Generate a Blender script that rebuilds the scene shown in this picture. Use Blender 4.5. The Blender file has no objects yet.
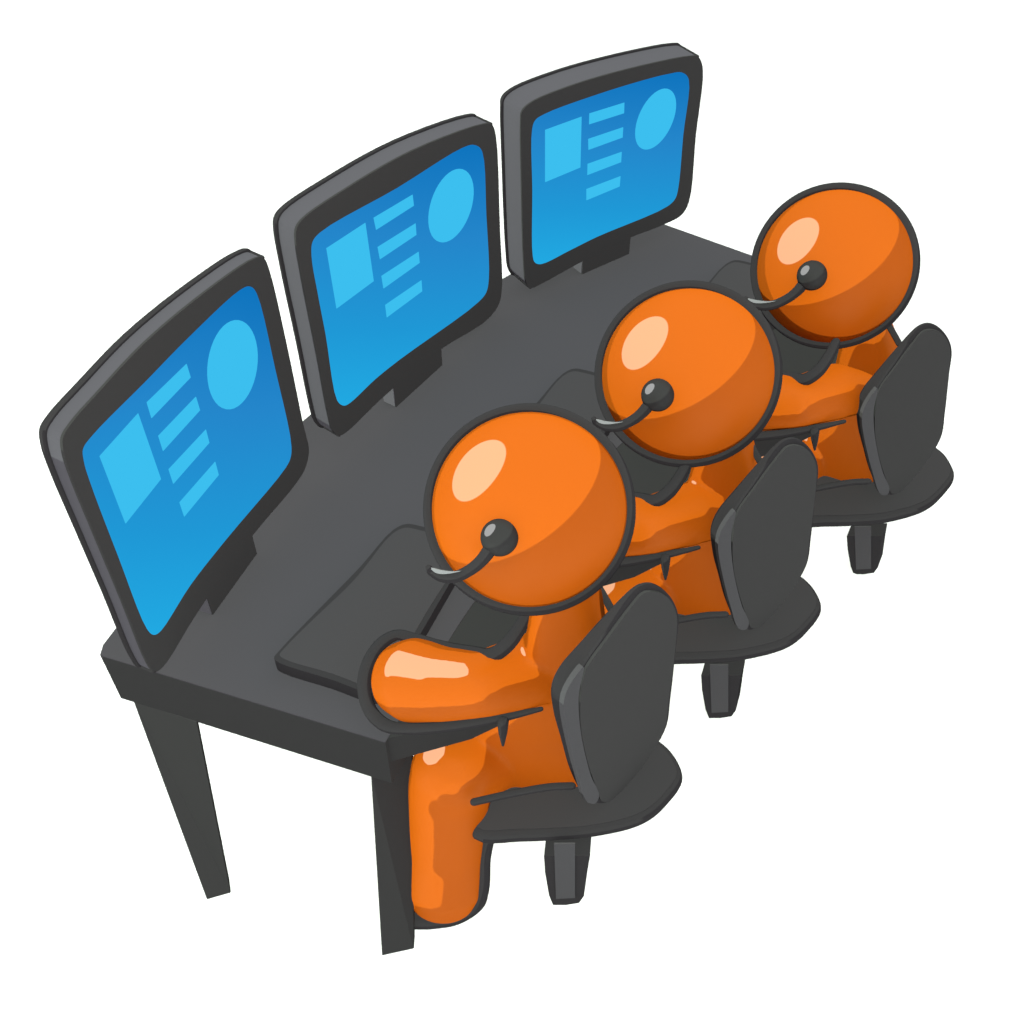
import bpy, bmesh, math
from mathutils import Vector

# ------------------------------------------------------------------ camera
F, PITCH, CAMH = 1045.0, math.radians(46.6), 2.97
SP, CP = math.sin(PITCH), math.cos(PITCH)
CAM = Vector((0, 0, CAMH))
sc = bpy.context.scene
col = sc.collection


def ray(px, py):
    x = (px - 512) / F
    y = -(py - 512) / F
    return Vector((x, CP + y * SP, -SP + y * CP))


def at(px, py, z):
    d = ray(px, py)
    return CAM + d * ((z - CAMH) / d.z)


def onplane(px, py, O, n):
    d = ray(px, py)
    return CAM + d * ((O - CAM).dot(n) / d.dot(n))


def side_of(a, b):
    return Vector((b.y - a.y, a.x - b.x, 0)).normalized()


def proj(p):
    Z = depth(p)
    return (512 + F * p.x / Z, 512 - F * (p.y * SP + (p.z - CAMH) * CP) / Z)


def depth(p):
    return (p.y * CP - (p.z - CAMH) * SP)


def px2m(r, p):
    return r * depth(p) / F


# --------------------------------------------------------------- materials
W = 1.05         # brightness of the white surround
C_FILL, C_KEY = 0.85, 1.12
SH, LT = 1.9, 2.95   # exposure of faces turned from / to the key lamp


def lin(c):
    out = []
    for v in c:
        v /= 255.0
        out.append(v / 12.92 if v <= 0.04045 else ((v + 0.055) / 1.055) ** 2.4)
    return out


def toon(name, albedo, size=0.83, gloss=0.0, gsize=0.33, gcol=(1, 1, 1)):
    """flat two-tone enamel: it answers a lamp in one step instead of a gradient"""
    m = bpy.data.materials.new(name)
    m.use_nodes = True
    nt = m.node_tree
    nt.nodes.clear()
    out = nt.nodes.new('ShaderNodeOutputMaterial')
    d = nt.nodes.new('ShaderNodeBsdfToon')
    d.component = 'DIFFUSE'
    d.inputs['Color'].default_value = (*albedo, 1)
    d.inputs['Size'].default_value = size
    d.inputs['Smooth'].default_value = 0.008
    if gloss > 0:
        g = nt.nodes.new('ShaderNodeBsdfToon')
        g.component = 'GLOSSY'
        g.inputs['Color'].default_value = (*[gloss * v for v in gcol], 1)
        g.inputs['Size'].default_value = gsize
        g.inputs['Smooth'].default_value = 0.01
        a = nt.nodes.new('ShaderNodeAddShader')
        nt.links.new(d.outputs[0], a.inputs[0])
        nt.links.new(g.outputs[0], a.inputs[1])
        nt.links.new(a.outputs[0], out.inputs[0])
    else:
        nt.links.new(d.outputs[0], out.inputs[0])
    return m


def alb(rgb, k):
    k = k if isinstance(k, tuple) else (k, k, k)
    return [v / q for v, q in zip(lin(rgb), k)]


M = {}


def matte(name, albedo):
    m = bpy.data.materials.new(name)
    m.use_nodes = True
    b = m.node_tree.nodes['Principled BSDF']
    b.inputs['Base Color'].default_value = (*albedo, 1)
    b.inputs['Roughness'].default_value = 1
    b.inputs['Specular IOR Level'].default_value = 0
    return m


SZ = 0.83
M['orange'] = toon('orange_enamel', (0.303, 0.0600, 0.003), SZ, 0.012, 0.34, (1, 1, .75))
LC = lambda k: (k * .975, k * 1.02, k * .965)
M['dark'] = toon('charcoal_trim', alb((65, 65, 65), LC(2.5)), SZ)
M['bezel'] = toon('monitor_bezel_charcoal', alb((65, 65, 65), 1.85), SZ)
M['apron'] = toon('shaded_desk_edge', alb((65, 65, 65), 2.25), SZ)  # same desk as the top, shade on its sides put into the colour
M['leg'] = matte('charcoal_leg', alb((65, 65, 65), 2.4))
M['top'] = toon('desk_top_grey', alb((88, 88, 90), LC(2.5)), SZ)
M['pad'] = toon('desk_pad_grey', alb((79, 79, 79), LC(2.4)), SZ)
M['side'] = toon('monitor_side_lit_grey', alb((111, 112, 116), LC(2.75)), .92)  # paler than the bezel: light on casing sides and top put into the colour
M['chair'] = toon('chair_fabric_grey', alb((72, 72, 72), 2.05), SZ)
M['seat'] = toon('seat_fabric_grey', alb((72, 72, 72), LC(2.5)), SZ)
M['band'] = toon('chair_edge_grey', alb((88, 88, 90), 2.1), SZ)
M['ear'] = toon('headset_black', alb((62, 62, 62), 2.6), SZ, 0.012, 0.36)
M['plate'] = toon('stand_plate_grey', alb((112, 113, 116), LC(2.1)), .92)
M['mic'] = toon('microphone_grey', alb((165, 167, 170), 2.6), SZ)


def emit(name, c):
    m = bpy.data.materials.new(name)
    m.use_nodes = True
    nt = m.node_tree
    nt.nodes.clear()
    out = nt.nodes.new('ShaderNodeOutputMaterial')
    e = nt.nodes.new('ShaderNodeEmission')
    e.inputs[0].default_value = (*lin(c), 1)
    nt.links.new(e.outputs[0], out.inputs[0])
    return m, nt, e


M['icon'] = emit('lit_screen_cyan', (60, 191, 239))[0]
m, nt, e = emit('lit_screen_blue', (33, 137, 206))
M['screen'] = m
at_ = nt.nodes.new('ShaderNodeUVMap')
sp = nt.nodes.new('ShaderNodeSeparateXYZ')
rp = nt.nodes.new('ShaderNodeValToRGB')
nt.links.new(at_.outputs[0], sp.inputs[0])
nt.links.new(sp.outputs[1], rp.inputs[0])
nt.links.new(rp.outputs[0], e.inputs[0])
cr = rp.color_ramp
cr.elements[0].position = 0.0
cr.elements[0].color = (*lin((33, 169, 226)), 1)
cr.elements[1].position = 1.0
cr.elements[1].color = (*lin((14, 116, 190)), 1)
k = cr.elements.new(0.30)
k.color = (*lin((31, 152, 214)), 1)
k = cr.elements.new(0.66)
k.color = (*lin((36, 134, 203)), 1)

m = bpy.data.materials.new('white_floor')
m.use_nodes = True
m.node_tree.nodes['Principled BSDF'].inputs['Base Color'].default_value = (.47, .47, .475, 1)
m.node_tree.nodes['Principled BSDF'].inputs['Roughness'].default_value = 1
m.node_tree.nodes['Principled BSDF'].inputs['Specular IOR Level'].default_value = 0
M['floor'] = m


# ----------------------------------------------------------------- objects
def obj(name, bm, mat, parent=None, smooth=False):
    bmesh.ops.recalc_face_normals(bm, faces=bm.faces)
    me = bpy.data.meshes.new(name)
    bm.to_mesh(me)
    bm.free()
    for mm in (mat if isinstance(mat, (list, tuple)) else [mat]):
        me.materials.append(M[mm])
    if smooth:
        for p in me.polygons:
            p.use_smooth = True
    o = bpy.data.objects.new(name, me)
    col.objects.link(o)
    if parent is not None:
        o.parent = parent
        o.matrix_parent_inverse = parent_inv(parent)
    return o


def parent_inv(p):
    from mathutils import Matrix
    return Matrix.Translation(-wloc(p))


def wloc(p):
    v = Vector(p.location)
    q = p
    return v if p.type == 'EMPTY' else Vector((0, 0, 0))


def thing(name, label, cat, loc, group=None):
    o = bpy.data.objects.new(name, None)
    o.empty_display_size = 0.1
    o.location = loc
    col.objects.link(o)
    o['label'] = label
    o['category'] = cat
    if group:
        o['group'] = group
    return o


def spline(pts, n=6, closed=True, alpha=0.5):
    """centripetal Catmull-Rom through vectors (any dimension)"""
    P = [Vector(p) for p in pts]
    N = len(P)
    out = []
    rng = N if closed else N - 1
    for i in range(rng):
        if closed:
            p0, p1, p2, p3 = P[(i - 1) % N], P[i], P[(i + 1) % N], P[(i + 2) % N]
        else:
            p1, p2 = P[i], P[i + 1]
            p0 = P[i - 1] if i > 0 else p1 * 2 - p2
            p3 = P[i + 2] if i + 2 < N else p2 * 2 - p1
        t0 = 0
        t1 = t0 + max((p1 - p0).length, 1e-6) ** alpha
        t2 = t1 + max((p2 - p1).length, 1e-6) ** alpha
        t3 = t2 + max((p3 - p2).length, 1e-6) ** alpha
        for j in range(n):
            t = t1 + (t2 - t1) * j / n
            A1 = p0 * ((t1 - t) / (t1 - t0)) + p1 * ((t - t0) / (t1 - t0))
            A2 = p1 * ((t2 - t) / (t2 - t1)) + p2 * ((t - t1) / (t2 - t1))
            A3 = p2 * ((t3 - t) / (t3 - t2)) + p3 * ((t - t2) / (t3 - t2))
            B1 = A1 * ((t2 - t) / (t2 - t0)) + A2 * ((t - t0) / (t2 - t0))
            B2 = A2 * ((t3 - t) / (t3 - t1)) + A3 * ((t - t1) / (t3 - t1))
            out.append(B1 * ((t2 - t) / (t2 - t1)) + B2 * ((t - t1) / (t2 - t1)))
    if not closed:
        out.append(P[-1].copy())
    return out


def prism(bm, pts, off_a, off_b, mi_cap=0, mi_side=0):
    """closed outline (3D points) given thickness between two offsets"""
    a = [bm.verts.new(p + off_a) for p in pts]
    b = [bm.verts.new(p + off_b) for p in pts]
    n = len(pts)
    f = bm.faces.new(a)
    f.material_index = mi_cap
    f = bm.faces.new(list(reversed(b)))
    f.material_index = mi_cap
    for i in range(n):
        f = bm.faces.new((a[i], b[i], b[(i + 1) % n], a[(i + 1) % n]))
        f.material_index = mi_side
    return a, b


def tube(bm, pts, rad, closed=False, seg=10):
    pts = [Vector(p) for p in pts]
    q = [pts[0]]
    rr = [rad[0] if isinstance(rad, (list, tuple)) else rad]
    for i, p in enumerate(pts[1:], 1):
        if (p - q[-1]).length > 1e-4:
            q.append(p)
            rr.append(rad[i] if isinstance(rad, (list, tuple)) else rad)
    pts = q
    n = len(pts)
    rings = []
    prev = None
    for i in range(n):
        if closed:
            t = (pts[(i + 1) % n] - pts[(i - 1) % n]).normalized()
        else:
            t = (pts[min(i + 1, n - 1)] - pts[max(i - 1, 0)]).normalized()
        if prev is None:
            u = t.orthogonal().normalized()
        else:
            u = (prev - t * prev.dot(t)).normalized()
        prev = u
        w = t.cross(u)
        rings.append([bm.verts.new(pts[i] + (u * math.cos(a) + w * math.sin(a)) * rr[i])
                      for a in (2 * math.pi * k / seg for k in range(seg))])
    last = n if closed else n - 1
    for i in range(last):
        A, B = rings[i], rings[(i + 1) % n]
        sh = 0
        if closed and i == n - 1:  # match the twist
            sh = min(range(seg), key=lambda s: (A[0].co - B[s].co).length)
        for k in range(seg):
            bm.faces.new((A[k], A[(k + 1) % seg], B[(k + 1 + sh) % seg], B[(k + sh) % seg]))
    if not closed:  # rounded ends
        for R, sgn, j in ((rings[0], -1, 0), (rings[-1], 1, n - 1)):
            t = (pts[min(j + 1, n - 1)] - pts[max(j - 1, 0)]).normalized() * sgn
            prevr = R
            for ph in (35, 65):
                ca, sa = math.cos(math.radians(ph)), math.sin(math.radians(ph))
                nr = [bm.verts.new(pts[j] + (v.co - pts[j]) * ca + t * rr[j] * sa) for v in R]
                for k in range(seg):
                    bm.faces.new((prevr[k], prevr[(k + 1) % seg], nr[(k + 1) % seg], nr[k]))
                prevr = nr
            c = bm.verts.new(pts[j] + t * rr[j])
            for k in range(seg):
                bm.faces.new((prevr[k], prevr[(k + 1) % seg], c))


def ball(bm, c, r, sub=5):
    g = bmesh.ops.create_icosphere(bm, subdivisions=sub, radius=r)
    for v in g['verts']:
        v.co += c


def fuse(bm, voxel, it):
    """joins overlapping solids into one continuous skin"""
    bmesh.ops.recalc_face_normals(bm, faces=bm.faces)
    me = bpy.data.meshes.new('tmp')
    bm.to_mesh(me)
    bm.free()
    o = bpy.data.objects.new('tmp', me)
    col.objects.link(o)
    r = o.modifiers.new('r', 'REMESH')
    r.mode = 'VOXEL'
    r.voxel_size = voxel
    s = o.modifiers.new('s', 'SMOOTH')
    s.factor = 0.5
    s.iterations = it
    dg = bpy.context.evaluated_depsgraph_get()
    ev = o.evaluated_get(dg)
    out = bmesh.new()
    out.from_mesh(ev.to_mesh())
    ev.to_mesh_clear()
    bpy.data.objects.remove(o)
    bpy.data.meshes.remove(me)
    return out


# ------------------------------------------------------------------- floor
bm = bmesh.new()
bmesh.ops.create_grid(bm, x_segments=1, y_segments=1, size=30)
fl = obj('floor', bm, 'floor')
fl['kind'] = 'structure'

# -------------------------------------------------------------------- desk
ZD = 0.75
desk = thing('desk', 'long curved dark grey desk that carries the three monitors', 'desk', at(300, 640, 0))
front = [(385, 742), (429, 672), (474, 602), (540, 520), (622, 443), (700, 372), (776, 312), (835, 285)]
back = [(655, 221), (580, 240), (502, 279), (400, 345), (303, 421), (215, 508), (150, 585), (116, 628), (103, 645),
        (100, 655)]
fw = [at(x, y, ZD) for x, y in front]
bw = [at(x, y, ZD) for x, y in back]
outline = spline(fw, 6, False) + spline(bw[:-3], 6, False) + bw[-3:]
bm = bmesh.new()
T = 0.20
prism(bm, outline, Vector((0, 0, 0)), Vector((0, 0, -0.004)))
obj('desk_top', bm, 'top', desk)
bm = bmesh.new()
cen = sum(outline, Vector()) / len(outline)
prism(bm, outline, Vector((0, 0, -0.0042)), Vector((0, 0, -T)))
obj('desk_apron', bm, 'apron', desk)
zl = ZD - T + 0.004


def desk_leg(quad_top, quad_bot, back_off):
    bm = bmesh.new()
    tp = [at(x, y, zl) for x, y in quad_top]
    bt = [at(x, y, 0.0) for x, y in quad_bot]
    o = Vector(back_off)
    A = [tp[0], tp[1], tp[1] + o, tp[0] + o]
    B = [bt[0], bt[1], bt[1] + o * .8, bt[0] + o * .8]
    a = [bm.verts.new(p) for p in A]
    b = [bm.verts.new(p) for p in B]
    bm.faces.new(a)
    bm.faces.new(list(reversed(b)))
    for i in range(4):
        bm.faces.new((a[i], b[i], b[(i + 1) % 4], a[(i + 1) % 4]))
    bmesh.ops.bevel(bm, geom=bm.edges[:], offset=0.002, segments=1, affect='EDGES')
    return obj('leg', bm, 'leg', desk)


desk_leg([(133, 700), (197, 722)], [(207, 900), (231, 893)], (-0.015, .05, 0))
desk_leg([(371, 776), (412, 750)], [(382, 956), (414, 949)], (0.0, .045, 0))
# the two far legs, hidden behind the sitters
for a_, b_ in (((650, 262), (672, 262)), ((800, 320), (822, 320))):
    pa, pb = at(*a_, zl), at(*b_, zl)
    bm = bmesh.new()
    prism(bm, [pa, pb, pb + Vector((0, .06, 0)), pa + Vector((0, .06, 0))], Vector(), Vector((0, 0, -zl)))
    obj('leg', bm, 'leg', desk)

# ---------------------------------------------------------------- monitors
def zz(ox, oy, s, pts):
    return [(ox + x / s, oy + y / s) for x, y in pts]


MON = [
    dict(base=((155, 667), (300, 470)),
         front=[(155, 672), (164, 666), (194, 618), (226, 571), (258, 529), (295, 485), (305, 469), (309, 452),
                (303, 423), (287, 345), (270, 272), (264, 258), (256, 258), (207, 291), (145, 343), (100, 391), (71, 424), (63, 438),
                (64, 454), (72, 479), (95, 535), (122, 600), (148, 664)],
         screen=[(154, 634.7), (161, 630), (190, 585), (226, 539), (285, 468), (290, 458), (291, 446), (275, 370), (256.5, 294),
                 (250, 286.5), (240, 290), (189, 337), (145, 382), (91, 437), (83, 449), (84, 462), (90, 482), (118, 556), (147, 629)],
         square=zz(20, 220, 3.2, [(375, 618), (448, 828), (335, 970), (252, 755)]),
         bars=[zz(20, 220, 3.2, q) for q in (
             [(530, 460), (543, 503), (418, 633), (403, 583)], [(560, 565), (573, 608), (455, 738), (440, 690)],
             [(592, 670), (603, 712), (488, 843), (473, 797)], [(622, 773), (633, 815), (523, 948), (508, 903)])],
         ell=((231.7, 364.5), (25, -3), (2.5, -44.6)),
         foot=((213.4, 614), (258, 555)), thick=.041),
    dict(base=((330, 432), (497, 285)),
         front=[(340, 435.5), (348, 431), (378, 402), (410, 374), (443, 348), (488, 319), (499, 304), (502, 288),
                (500, 227), (496, 136), (492, 124.5), (484, 124), (412, 151), (346, 189), (302, 220), (296.5, 229), (296, 240),
                (302, 278), (317, 354), (329, 418), (333, 431)],
         screen=[(343.7, 405.5), (350, 402.5), (375, 379), (400, 359), (478, 302), (486, 292), (488.5, 278), (486, 215), (482, 152),
                 (474.6, 145), (462, 148), (397, 188), (320, 232.5), (312.5, 242), (311.5, 256), (318, 295), (325.6, 334.7), (337, 400)],
         square=zz(260, 100, 3.938, [(412, 483), (445, 712), (299, 820), (259, 583)]),
         bars=[zz(260, 100, 3.938, q) for q in (
             [(598, 372), (603, 415), (455, 510), (445, 463)], [(610, 485), (613, 530), (470, 626), (461, 578)],
             [(622, 597), (626, 640), (484, 741), (476, 692)], [(633, 709), (636, 752), (497, 855), (491, 806)])],
         ell=((450.4, 205.4), (22, -6), (5, -36.3)),
         foot=((396.5, 405), (443, 368)), thick=.063),
    dict(base=((522, 285), (685, 215)),
         front=[(531, 288), (543, 283), (572, 267), (600, 252), (629.4, 238), (663, 225), (682, 214.6), (689, 202), (696, 135),
                (703, 70), (698.5, 57), (692, 56), (626.5, 69.6), (568, 87), (530, 103.5), (522, 112), (521, 122),
                (521.6, 176.5), (524, 264), (526, 282)],
         screen=[(541.5, 263.8), (570, 250), (597, 236.6), (667.5, 206), (675, 198.5), (678, 188), (683, 135), (688.6, 80), (682, 72.5),
                 (668, 74), (644, 80), (597, 94.5), (544.5, 114), (535, 120.5), (532, 130), (532.3, 190), (532.7, 255.6), (535, 262.5)],
         square=zz(480, 30, 3.413, [(345, 295), (341, 468), (221, 518), (221, 340)]),
         bars=[zz(480, 30, 3.413, q) for q in (
             [(491, 247), (490, 283), (371, 321), (372, 284)], [(487, 331), (485, 366), (369, 408), (368, 371)],
             [(482, 415), (480, 450), (365, 494), (366, 456)], [(478, 498), (475, 533), (362, 580), (362, 542)])],
         ell=((655.2, 118.8), (19.5, -6), (6, -29.9)),
         foot=((582.5, 275), (629.4, 254)), thick=.10),
]
ML = ['charcoal monitor at the near left end of the desk, the largest in the row',
      'charcoal monitor standing in the middle between the other two monitors',
      'charcoal monitor at the far right end of the desk, topmost in the row']
for mi, q in enumerate(MON):
    # height of the casing's lower edge at which the stand's front face lies in the casing's plane
    fm = at((q['foot'][0][0] + q['foot'][1][0]) / 2, (q['foot'][0][1] + q['foot'][1][1]) / 2, ZD)
    zb = min([.76 + .002 * i for i in range(80)], key=lambda z: abs(
        (fm - at(*q['base'][0], z)).dot(side_of(at(*q['base'][0], z), at(*q['base'][1], z)))))
    a, b = at(*q['base'][0], zb), at(*q['base'][1], zb)
    u = (b - a).normalized()
    back_n = Vector((-u.y, u.x, 0))          # away from the sitter
    fa = at(*q['foot'][0], ZD + .001)
    mon = thing('monitor', ML[mi], 'monitor', (a + b) / 2 - Vector((0, 0, zb - ZD)), 'monitors in a row along the desk')
    on = lambda pts, off=0: [onplane(x, y, a, back_n) for x, y in pts]
    fr = spline(on(q['front']), 5)
    th = q['thick']
    mid = sum(fr, Vector()) / len(fr)
    bm = bmesh.new()
    prism(bm, fr, back_n * 0.0, back_n * 0.006)
    bz = obj('bezel', bm, 'bezel', mon)
    bm = bmesh.new()
    lift = Vector((0, 0, (.008, .008, .005)[mi]))
    prism(bm, [mid + (p - mid) * 0.997 for p in fr], back_n * 0.0062, back_n * (th - .002) + lift)
    obj('casing', bm, 'side', mon)
    bm = bmesh.new()
    prism(bm, [p + lift for p in fr], back_n * (th - .0018), back_n * (th + .012))
    tube(bm, [p + back_n * th + lift for p in fr], 0.0065, True, 8)
    for ci in ((11, 10, 10)[mi] * 5, 0):
        tube(bm, [fr[ci] + back_n * .004, fr[ci] + back_n * th + lift], 0.0055, False, 8)
    obj('back_cover', bm, 'dark', mon)
    # screen
    sp_ = spline(on(q['screen']), 5)
    bm = bmesh.new()
    A, B = prism(bm, sp_, back_n * -0.0015, back_n * 0.003)
    uv = bm.loops.layers.uv.new('UVMap')
    ys = [y for x, y in q['screen']]
    x0 = (q['base'][0][0] + q['base'][1][0]) / 2
    zmin, zmax = min(p.z for p in sp_), max(p.z for p in sp_)
    for f in bm.faces:
        for lp in f.loops:
            # the picture shown on the display grows darker towards its upper right corner
            lp[uv].uv = ((lp.vert.co - a).dot(u), (max(ys) - proj(lp.vert.co)[1]) / (max(ys) - min(ys)))
    so = obj('screen', bm, 'screen', mon)

    def icon(name, pts):
        bm = bmesh.new()
        prism(bm, pts, back_n * -0.003, back_n * 0.001)
        return obj(name, bm, 'icon', so)
    icon('square_icon', on(q['square']))
    for bq in q['bars']:
        icon('text_bar', on(bq))
    (cx, cy), Pv, Qv = q['ell']
    icon('round_icon', on([(cx + Pv[0] * math.cos(t) + Qv[0] * math.sin(t), cy + Pv[1] * math.cos(t) + Qv[1] * math.sin(t))
                           for t in [2 * math.pi * k / 40 for k in range(40)]]))
    # stand: its front is flush with the casing, 2 mm behind the bezel
    up = Vector((0, 0, 1))
    f0, f1 = on([q['foot'][0], q['foot'][1]], 0)
    f0.z, f1.z = max(f0.z, ZD + .001), max(f1.z, ZD + .001)
    f0, f1 = f0 + back_n * .002, f1 + back_n * .002
    hgt = zb - ZD + .03
    D = .05
    bm = bmesh.new()
    fl0, fl1 = Vector((f0.x, f0.y, ZD + .001)), Vector((f1.x, f1.y, ZD + .001))
    prism(bm, [fl0, fl1, fl1 + up * hgt, fl0 + up * hgt], back_n * 0, back_n * D)
    st = obj('stand', bm, 'bezel', mon)
    bm = bmesh.new()
    s0 = fl0 + back_n * .003
    sb = back_n * (D - .005)
    prism(bm, [s0 + up * .004, s0 + up * (hgt - .004), s0 + sb + up * (hgt - .004), s0 + sb + up * .004], -u * .003, u * .001)
    obj('side_plate', bm, 'plate', st)

# ------------------------------------------------------- sitter placements
INST = [dict(c=(529.5, 509.5), r=106.5, s=1.0), dict(c=(688.5, 374), r=94, s=.87), dict(c=(835.4, 265.8), r=84.4, s=.78)]
PL = ['orange faceless person leaning on the nearest end of the desk, biggest of the three',
      'orange faceless person seated in the middle, between the nearest and the farthest sitter',
      'orange faceless person seated farthest away, the smallest and topmost figure']
CL = ['dark grey swivel chair under the nearest orange figure, front of the row',
      'dark grey swivel chair under the middle orange figure, between the two other chairs',
      'dark grey swivel chair under the farthest orange figure at the right edge']
HL = ['black headset on the nearest and biggest orange head, its mic over the desk pad',
      'black headset on the middle orange head, its mic tip next to the nearest head',
      'black headset on the farthest orange head, topmost of the headsets']
KL = ['dark grey desk pad under the nearest figure\'s arm, almost fully seen',
      'dark grey desk pad half hidden behind the nearest orange head',
      'dark grey desk pad of which only a corner shows beside the farthest head']

for k, I in enumerate(INST):
    s = I['s']
    cx, cy = I['c']
    T2 = lambda x, y: (cx + (x - 529.5) * s, cy + (y - 509.5) * s)
    A = lambda x, y, z: at(*T2(x, y), z)
    base = A(565, 903, 0)
    az = math.atan2(base.x, base.y)
    hv = Vector((math.cos(az), -math.sin(az), 0))     # across the view
    vv = Vector((math.sin(az), math.cos(az), 0))      # away from the viewer
    up = Vector((0, 0, 1))
    rr = lambda r, p: px2m(r * s, p)

    # ---- desk pad
    pofs = ((0, 0), (-7, -18), (-4, -17))[k]
    PZ = ZD + .045
    pk = [(406, 524), (420, 526), (452, 536), (466, 545), (462, 560), (440, 600), (400, 668), (385, 692), (374, 694), (330, 679),
          (280, 663), (274, 658), (279, 651), (320, 608), (360, 567), (393, 530)]
    pp = [at(T2(x, y)[0] + pofs[0], T2(x, y)[1] + pofs[1], PZ) for x, y in pk]
    pc = sum(pp, Vector()) / len(pp)
    pad = thing('desk_pad', KL[k], 'desk pad', Vector((pc.x, pc.y, ZD)), 'dark pads lying on the desk')
    ps = spline(pp, 4)
    bm = bmesh.new()
    prism(bm, [p - (p - pc).normalized() * rr(6.0, pc) for p in ps], up * 0.001, up * -.003)
    obj('pad_top', bm, 'pad', pad)
    bm = bmesh.new()
    prism(bm, ps, up * 0, up * -.0445)
    obj('pad_rim', bm, 'dark', pad, False)

    # ---- chair
    ch = thing('swivel_chair', CL[k], 'chair', base, 'swivel chairs along the desk')
    zs = 0.41
    seat_px = [(474, 829), (516, 831), (551, 831), (590, 829), (632, 819), (652, 809), (668, 793), (680, 774), (677, 762), (663, 744),
               (630, 728), (580, 735), (530, 752), (497, 770), (478, 796), (475, 806)]
    sw = [A(x, y, zs) for x, y in seat_px]
    c0 = sum(sw, Vector()) / len(sw)
    ss = spline(sw, 5)
    inset = lambda d: [p - (p - c0).normalized() * d for p in ss]
    bm = bmesh.new()
    prism(bm, inset(.010), up * .0012, up * -.004)
    seat = obj('seat', bm, 'seat', ch)
    bm = bmesh.new()
    rt = .0245
    prism(bm, inset(.016), up * 0, up * -2 * rt)
    tube(bm, [p - up * rt for p in inset(.016)], rt, True, 16)
    obj('seat_rim', bm, 'dark', seat, False)
    # post: rounded square column, lighter front plate
    bm = bmesh.new()
    zt = zs - .045
    O = base + vv * -.018
    pf = [onplane(*T2(x, y), O, vv) for x, y in [(544, 856), (545, 872), (549, 895), (553, 905), (566, 905), (579, 903), (584, 896),
                                                 (587, 874), (590, 856)]]
    prism(bm, pf, vv * 0, vv * .07)
    post = obj('post', bm, 'dark', ch)
    bm = bmesh.new()
    O = base + vv * -.0225
    plate = [onplane(*T2(x, y), O, vv) for x, y in [(554, 844), (575, 844), (575, 898), (556, 899)]]
    prism(bm, plate, vv * 0, vv * .004)
    obj('post_plate', bm, 'band', post)
    # back pad: thick slab, seen from behind
    u = (hv * .62 + vv * .78).normalized()
    nb = (hv * .78 - vv * .62).normalized()           # towards the outside
    Ob = A(603, 806, zs + .012)
    OB = lambda pts: [onplane(*T2(x, y), Ob, nb) for x, y in pts]
    outer = [(649, 584), (661, 588), (674, 602), (679.5, 620), (677, 645), (671, 697), (664.5, 732), (642, 767), (611, 800),
             (601, 804), (592, 801), (585, 785), (576, 752), (570, 725), (570, 700), (577, 676), (590, 655), (609, 628), (627, 600), (638, 588)]
    panel = [(649, 590), (664.5, 595), (674, 611), (675, 626), (667, 697), (661, 732), (641, 765), (611, 798), (601, 800), (596, 790),
             (585, 757), (579, 725), (579, 695), (584, 668), (605, 638), (628, 607), (640, 593)]
    prof = [(580, .006), (600, .014), (628, .028), (655, .036), (700, .056), (790, .050), (806, .034)]

    def thick(y):
        for (y0, t0), (y1, t1) in zip(prof, prof[1:]):
            if y <= y1:
                return t0 + (t1 - t0) * max(0, (y - y0)) / (y1 - y0)
        return prof[-1][1]
    fo = OB(outer)
    bo = [p - nb * thick(y) for p, (x, y) in zip(fo, outer)]
    ow, ob = spline(fo, 5), spline(bo, 5)
    bm = bmesh.new()
    rings = []
    cm = sum(ow, Vector()) / len(ow)
    for g, sh in ((0, .004), (.12, 0), (.5, -.001), (.88, 0), (1, .004)):
        rings.append([bm.verts.new(p.lerp(q_, g) - (p - cm).normalized() * sh) for p, q_ in zip(ow, ob)])
    bm.faces.new(rings[0])
    bm.faces.new(list(reversed(rings[-1])))
    n_ = len(ow)
    for r0, r1 in zip(rings, rings[1:]):
        for i in range(n_):
            bm.faces.new((r0[i], r1[i], r1[(i + 1) % n_], r0[(i + 1) % n_]))
    bk = obj('backrest', bm, 'dark', ch, False)
    bm = bmesh.new()
    prism(bm, spline(OB(panel), 5), nb * 0.006, nb * -.002)
    obj('back_panel', bm, 'chair', bk)
    # paler plate added for the light on the back pad's near side
    Oe = Ob + nb * .0085
    strip = [(583.5, 667), (579, 692), (579, 716), (583, 745), (591, 776), (599, 797), (596, 803), (590, 803.5), (585, 799), (578, 777),
             (572, 755), (565, 722), (563.5, 705), (566, 693), (573, 680)]
    bm = bmesh.new()
    prism(bm, spline([onplane(*T2(x, y), Oe, nb) for x, y in strip], 4), nb * 0, nb * -.012)
    obj('lit_edge_strip', bm, 'band', bk)
    # bracket from the seat to the back pad
    bm = bmesh.new()
    tube(bm, [A(600, 800, zs - .03), A(612, 770, zs + .05), A(618, 740, zs + .14)], .018)
    obj('bracket', bm, 'dark', ch, True)

    # ---- person
    # trunk points share one upright plane at a fixed distance, so the trunk stands straight
    def U(x, y, R):
        d = ray(*T2(x, y))
        p = CAM + d * (R / d.dot(vv))
        return (x, y, p.z)
    dz = .05 * k
    R0 = A(563, 700, .77 - dz).dot(vv)
    top = A(*U(566, 598, R0 + .012))
    hd = ray(cx, cy)
    zh = CAMH + (depth(top) - rr(38, top) - .012) * hd.z
    hc = A(529.5, 509.5, zh)
    tx, ty, tr = cx, cy, I['r']
    qx, qy, hR = cx, cy, px2m(I['r'], hc)          # hR: outer radius of the dark outline ring
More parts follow.
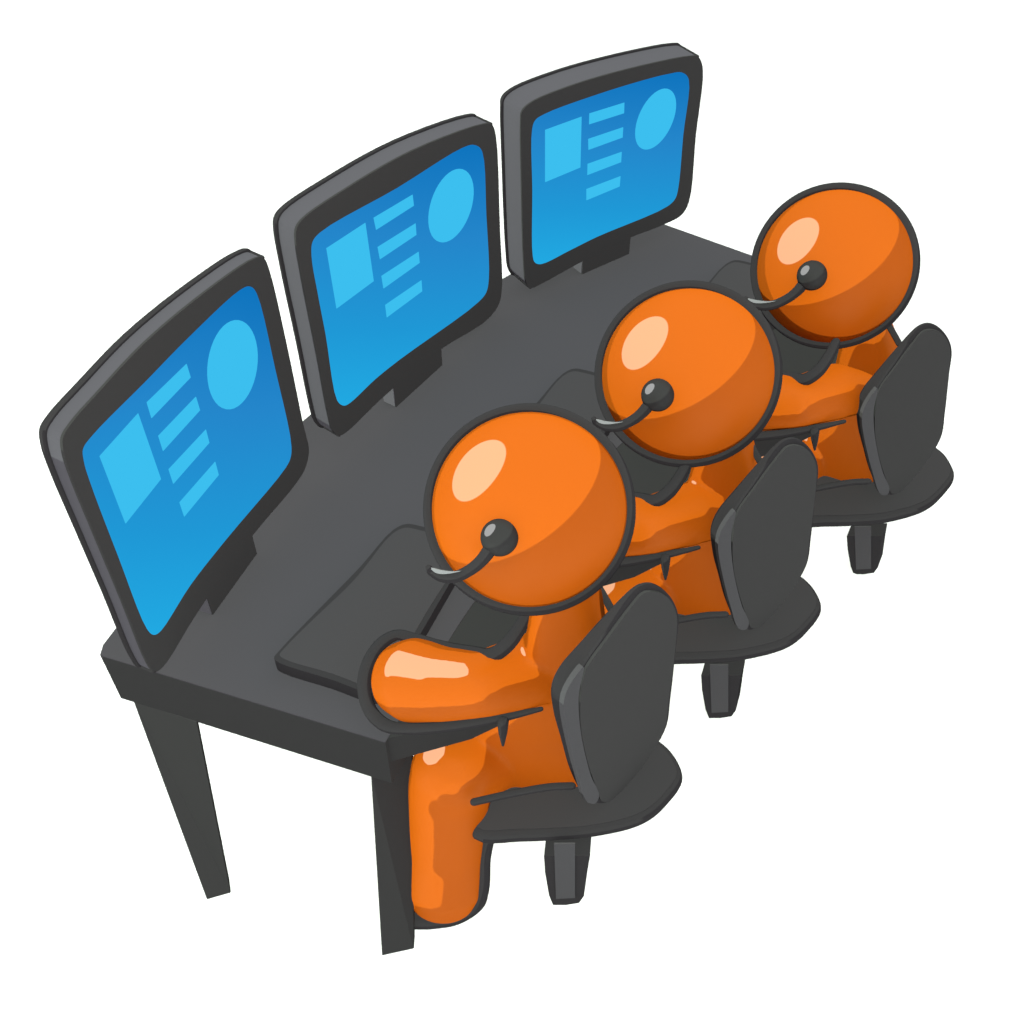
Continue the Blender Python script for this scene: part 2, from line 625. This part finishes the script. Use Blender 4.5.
    for _ in range(8):                             # fit the sphere's outline under perspective
        hc = at(qx, qy, zh)
        vd = (hc - CAM).normalized()
        e1 = vd.cross(Vector((0, 0, 1))).normalized()
        e2 = e1.cross(vd)
        pj = [proj(hc + (e1 * math.cos(t) + e2 * math.sin(t)) * hR) for t in [2 * math.pi * i / 48 for i in range(48)]]
        x0, x1 = min(p[0] for p in pj), max(p[0] for p in pj)
        y0, y1 = min(p[1] for p in pj), max(p[1] for p in pj)
        qx += tx - (x0 + x1) / 2
        qy += ty - (y0 + y1) / 2
        hR *= 2 * tr / ((x1 - x0 + y1 - y0) / 2)
    hc = at(qx, qy, zh)
    hr = hR * .912
    foot = A(445, 900, .05)
    pe = thing('person', PL[k], 'person', Vector((foot.x, foot.y, 0)), 'orange figures working at the desk')

    def caps(bm, keys, extra=Vector()):
        for (a_, b_) in zip(keys, keys[1:]):
            pa, pb = A(*a_[:3]) + extra, A(*b_[:3]) + extra
            ra, rb = rr(a_[3], pa), rr(b_[3], pb)
            n = 14
            tube(bm, [pa.lerp(pb, i / n) for i in range(n + 1)], [ra + (rb - ra) * i / n for i in range(n + 1)], False, 28)
    bm = bmesh.new()
    # trunk, near arm, near leg, far arm, far leg
    dz = .05 * k
    ze = (1, .8, .69)[k]
    za = lambda z: .86 + (z - .86) * ze
    # trunk, hip and thigh: a thick upright form with a flat side and rounded edges
    Rf = R0 - .055
    side = [(474, 738), (500, 722), (516, 708), (521, 680), (524, 650), (531, 620), (542, 598), (562, 590), (583, 594), (595, 612),
            (603, 650), (608, 700), (608, 750), (600, 780), (585, 792), (550, 796), (510, 801), (478, 804), (460, 792), (458, 760)]
    O = spline([A(*U(x, y, Rf)) for x, y in side], 5)
    rd = .042
    nO = len(O)
    inn = []
    for i in range(nO):
        t = (O[(i + 1) % nO] - O[(i - 1) % nO]).normalized()
        nrm = t.cross(vv).normalized()
        inn.append(O[i] + nrm * rd)
    cO = sum(O, Vector()) / nO
    if (inn[0] - cO).length > (O[0] - cO).length:
        inn = [O[i] * 2 - inn[i] for i in range(nO)]
    prism(bm, inn, vv * 0, vv * .14)
    prism(bm, O, vv * rd, vv * (.14 - rd))
    tube(bm, [p + vv * rd for p in inn], rd, True, 24)
    tube(bm, [p + vv * (.14 - rd) for p in inn], rd, True, 24)
    caps(bm, [(560, 672, za(.86), 28), (528, 671, za(.90), 37), (480, 685, za(.94), 33), (440, 684, za(.90), 38), (413, 680, .865, 43)])
    # thigh: deeper than wide, so two rows
    R1 = A(444, 880, .11).dot(vv)
    R1 = A(444, 880, .11).dot(vv)
    caps(bm, [(*U(505, 752, R0 + .05), 34), (454, 768, .53 - dz, 43), (*U(450, 785, R1 + .11), 42), (*U(449, 810, R1 + .085), 41),
              (*U(447, 845, R1 + .05), 41), (444, 880, .11, 42)])
    caps(bm, [(560, 575, za(1.02), 30), (520, 560, za(.93), 26), (490, 556, .86, 26)])
    caps(bm, [(540, 730, .56 - dz, 36), (465, 735, .52 - dz, 32), (460, 800, .28, 30), (458, 850, .12, 30)], vv * .02)
    bm = fuse(bm, 0.006, 30)
    # flat soles
    for v in bm.verts:
        if v.co.z < .0:
            v.co.z = .0 + v.co.z * .02
    ball(bm, hc, hr, 6)
    body = obj('body', bm, 'orange', pe, True)
    # drawn outline of the head, added as a dark ring facing the camera
    vd = (hc - CAM).normalized()
    e1 = vd.orthogonal().normalized()
    e2 = vd.cross(e1)
    off = rr(2.2, hc)
    right = vd.cross(Vector((0, 0, 1))).normalized()
    upv = right.cross(vd)
    bm = bmesh.new()
    R = []
    N = 96
    for i in range(N):
        t = 2 * math.pi * i / N
        d = right * math.cos(t) + upv * math.sin(t)
        wgt = .5 + .5 * math.cos(t + math.radians(45))
        rt = hR * (.046 + .032 * wgt)
        R.append((hc + d * (hR - rt), rt))
    tube(bm, [p for p, _ in R], [r for _, r in R], True, 12)
    obj('head_outline', bm, 'dark', pe, True)

    # drawn outline of the limbs, added as dark tubes placed for this view
    def contour(pts, closed=False, nm='contour'):
        """pts: x, y, z, radius in px"""
        W_ = [A(x, y, z) for x, y, z, r in pts]
        sm = spline([(*w, rr(p[3], w)) for w, p in zip(W_, pts)] if False else W_, 6, closed)
        rs = []
        n = len(sm)
        m_ = len(pts) if closed else len(pts) - 1
        for i in range(n):
            f_ = i / 6
            j = int(f_)
            g = f_ - j
            r0 = pts[j % len(pts)][3]
            r1 = pts[(j + 1) % len(pts)][3] if (closed or j + 1 < len(pts)) else r0
            rs.append(rr(r0 + (r1 - r0) * g, sm[i]))
        bm = bmesh.new()
        tube(bm, sm, rs, closed, 10)
        obj(nm, bm, 'dark', pe, True)
    # arm: from under the elbow, round the hand, back to the chest
    contour([(541, 709, .87, 2.5), (505, 717, .86, 4.5), (460, 725, .84, 5.5), (410, 729, .815, 6), (385, 725, .80, 7), (370, 710, .82, 7),
            (364, 685, .86, 7), (369, 662, .89, 7), (381, 644, .91, 6.5), (397, 635, .92, 5.5), (415, 639, .92, 6), (445, 647, .92, 6),
            (475, 652, .97, 6), (492, 655, 1.0, 8), (508, 644, 1.03, 8), (522, 624, 1.06, 7), (530, 608, 1.08, 6)])
    # short crease below the elbow
    contour([(503, 722, .86, 6), (503, 733, .83, 4.5), (503, 745, .80, 1.5)])
    # line where the trunk meets the seat, shin and sole
    contour([(474, 802, .56, 4), (510, 794, .58, 4), (550, 787, .60, 4), (572, 786, .60, 4)])
    contour([(489, 838, .32, 6), (485, 860, .24, 6), (483, 890, .14, 6.5), (477, 905, .08, 6.5), (457, 917, .04, 7.5), (430, 920, .03, 9),
            (412, 920, .03, 9)])
    # short line of the back beside the chair
    contour([(599, 588, za(1.12), 4), (605, 598, za(1.11), 4), (611, 609, za(1.10), 4)])

    # ---- dark slab added for the shade between desk edge, arm and chest
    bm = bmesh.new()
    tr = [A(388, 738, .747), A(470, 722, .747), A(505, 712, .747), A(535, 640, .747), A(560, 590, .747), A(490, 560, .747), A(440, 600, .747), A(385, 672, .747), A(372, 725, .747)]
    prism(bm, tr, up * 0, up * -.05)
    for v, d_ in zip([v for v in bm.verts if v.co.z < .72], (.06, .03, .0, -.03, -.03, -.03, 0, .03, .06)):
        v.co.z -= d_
    obj('shade_slab', bm, 'apron', desk)

    # ---- headset
    ex, ey, hx, hy = ((499.5, 537.5, 1, 1), (657.8, 395, .90, .80), (812, 275.5, .93, .76))[k]
    H2 = lambda x, y: (ex + (x - 499.5) * hx, ey + (y - 537.5) * hy)
    e0 = H2(499.5, 537.5)
    vdir = (CAM - hc).normalized()
    # ear cup sits on the head surface
    d = ray(*e0)
    dn = d.normalized()
    L = hc - CAM
    tca = L.dot(dn)
    d2 = L.length_squared - tca * tca
    surf = CAM + dn * (tca - math.sqrt(max(hr * hr - d2, 0)))
    hs = thing('headset', HL[k], 'headset', surf, 'headsets on the orange heads')
    bm = bmesh.new()
    ball(bm, surf + vdir * .004, rr(19, surf), 5)
    obj('ear_cup', bm, 'ear', hs, True)
    bd = [(493, 545, 7.5), (482, 560, 6.5), (470, 570, 6), (455, 577, 6), (442, 577, 5.5), (431, 571, 4.5), (428.5, 567.5, 3)]
    # boom bows away from the face
    pts = []
    for i, (x, y, r) in enumerate(bd):
        g = i / (len(bd) - 1)
        dd = ray(*H2(x, y)).normalized()
        dist = (surf - CAM).length + .02 * math.sin(g * math.pi) - .01 + g * .015
        pts.append(CAM + dd * (dist * 1.0))
    sm = spline(pts, 5, False)
    rads = []
    for i, p in enumerate(sm):
        f_ = i / 5
        j = min(int(f_), len(bd) - 2)
        g = f_ - j
        rads.append(rr(bd[j][2] + (bd[j + 1][2] - bd[j][2]) * g, p))
    bm = bmesh.new()
    tube(bm, sm, rads, False, 12)
    boom = obj('microphone_boom', bm, 'dark', hs, True)
    # pale crescent microphone on the end of the boom
    cr_px = [(430, 567.5), (440, 570), (452, 571.5), (461, 571), (450, 573.5), (441, 574), (435, 572.5)]
    Om = pts[4] + vdir * (rr(8, surf))
    cw = spline([onplane(*H2(x, y), Om, vdir) for x, y in cr_px], 4)
    bm = bmesh.new()
    prism(bm, cw, vdir * 0, vdir * -.014)
    obj('microphone', bm, 'mic', hs)

# ------------------------------------------------------------ lamps, world
world = bpy.data.worlds.new('World')
sc.world = world
world.use_nodes = True
bg = world.node_tree.nodes['Background']
bg.inputs[0].default_value = (1, 1, 1, 1)
bg.inputs[1].default_value = W


def lamp(name, direction, E, dist=14):
    l = bpy.data.lights.new(name, 'POINT')
    l.energy = E * 4 * math.pi * dist * dist
    l.shadow_soft_size = 0.03
    l.use_shadow = False
    o = bpy.data.objects.new(name, l)
    o.location = Vector((.2, 2.0, .9)) + Vector(direction).normalized() * dist
    col.objects.link(o)
    return o


lobe = 2 * math.pi * (1 - math.cos(SZ * math.pi / 2))
key = lamp('key_lamp', (-.50, .075, .86), C_KEY * lobe)
key.visible_glossy = False
key.data.color = (.91, 1.05, .88)
fill = lamp('fill_lamp', (0, -.687, .727), C_FILL * lobe)
fill.visible_glossy = False
spec = lamp('highlight_lamp', (-.78, .337, .51), 28)
spec.visible_diffuse = False

cd = bpy.data.cameras.new('camera')
cam = bpy.data.objects.new('camera', cd)
cam.location = CAM
cam.rotation_euler = (math.pi / 2 - PITCH, 0, 0)
cd.sensor_width = 36
cd.lens = 36 * F / 1024
cd.clip_end = 200
col.objects.link(cam)
sc.camera = cam
sc.view_settings.view_transform = 'Standard'
sc.view_settings.look = 'None'
sc.view_settings.exposure = 0
sc.view_settings.gamma = 1
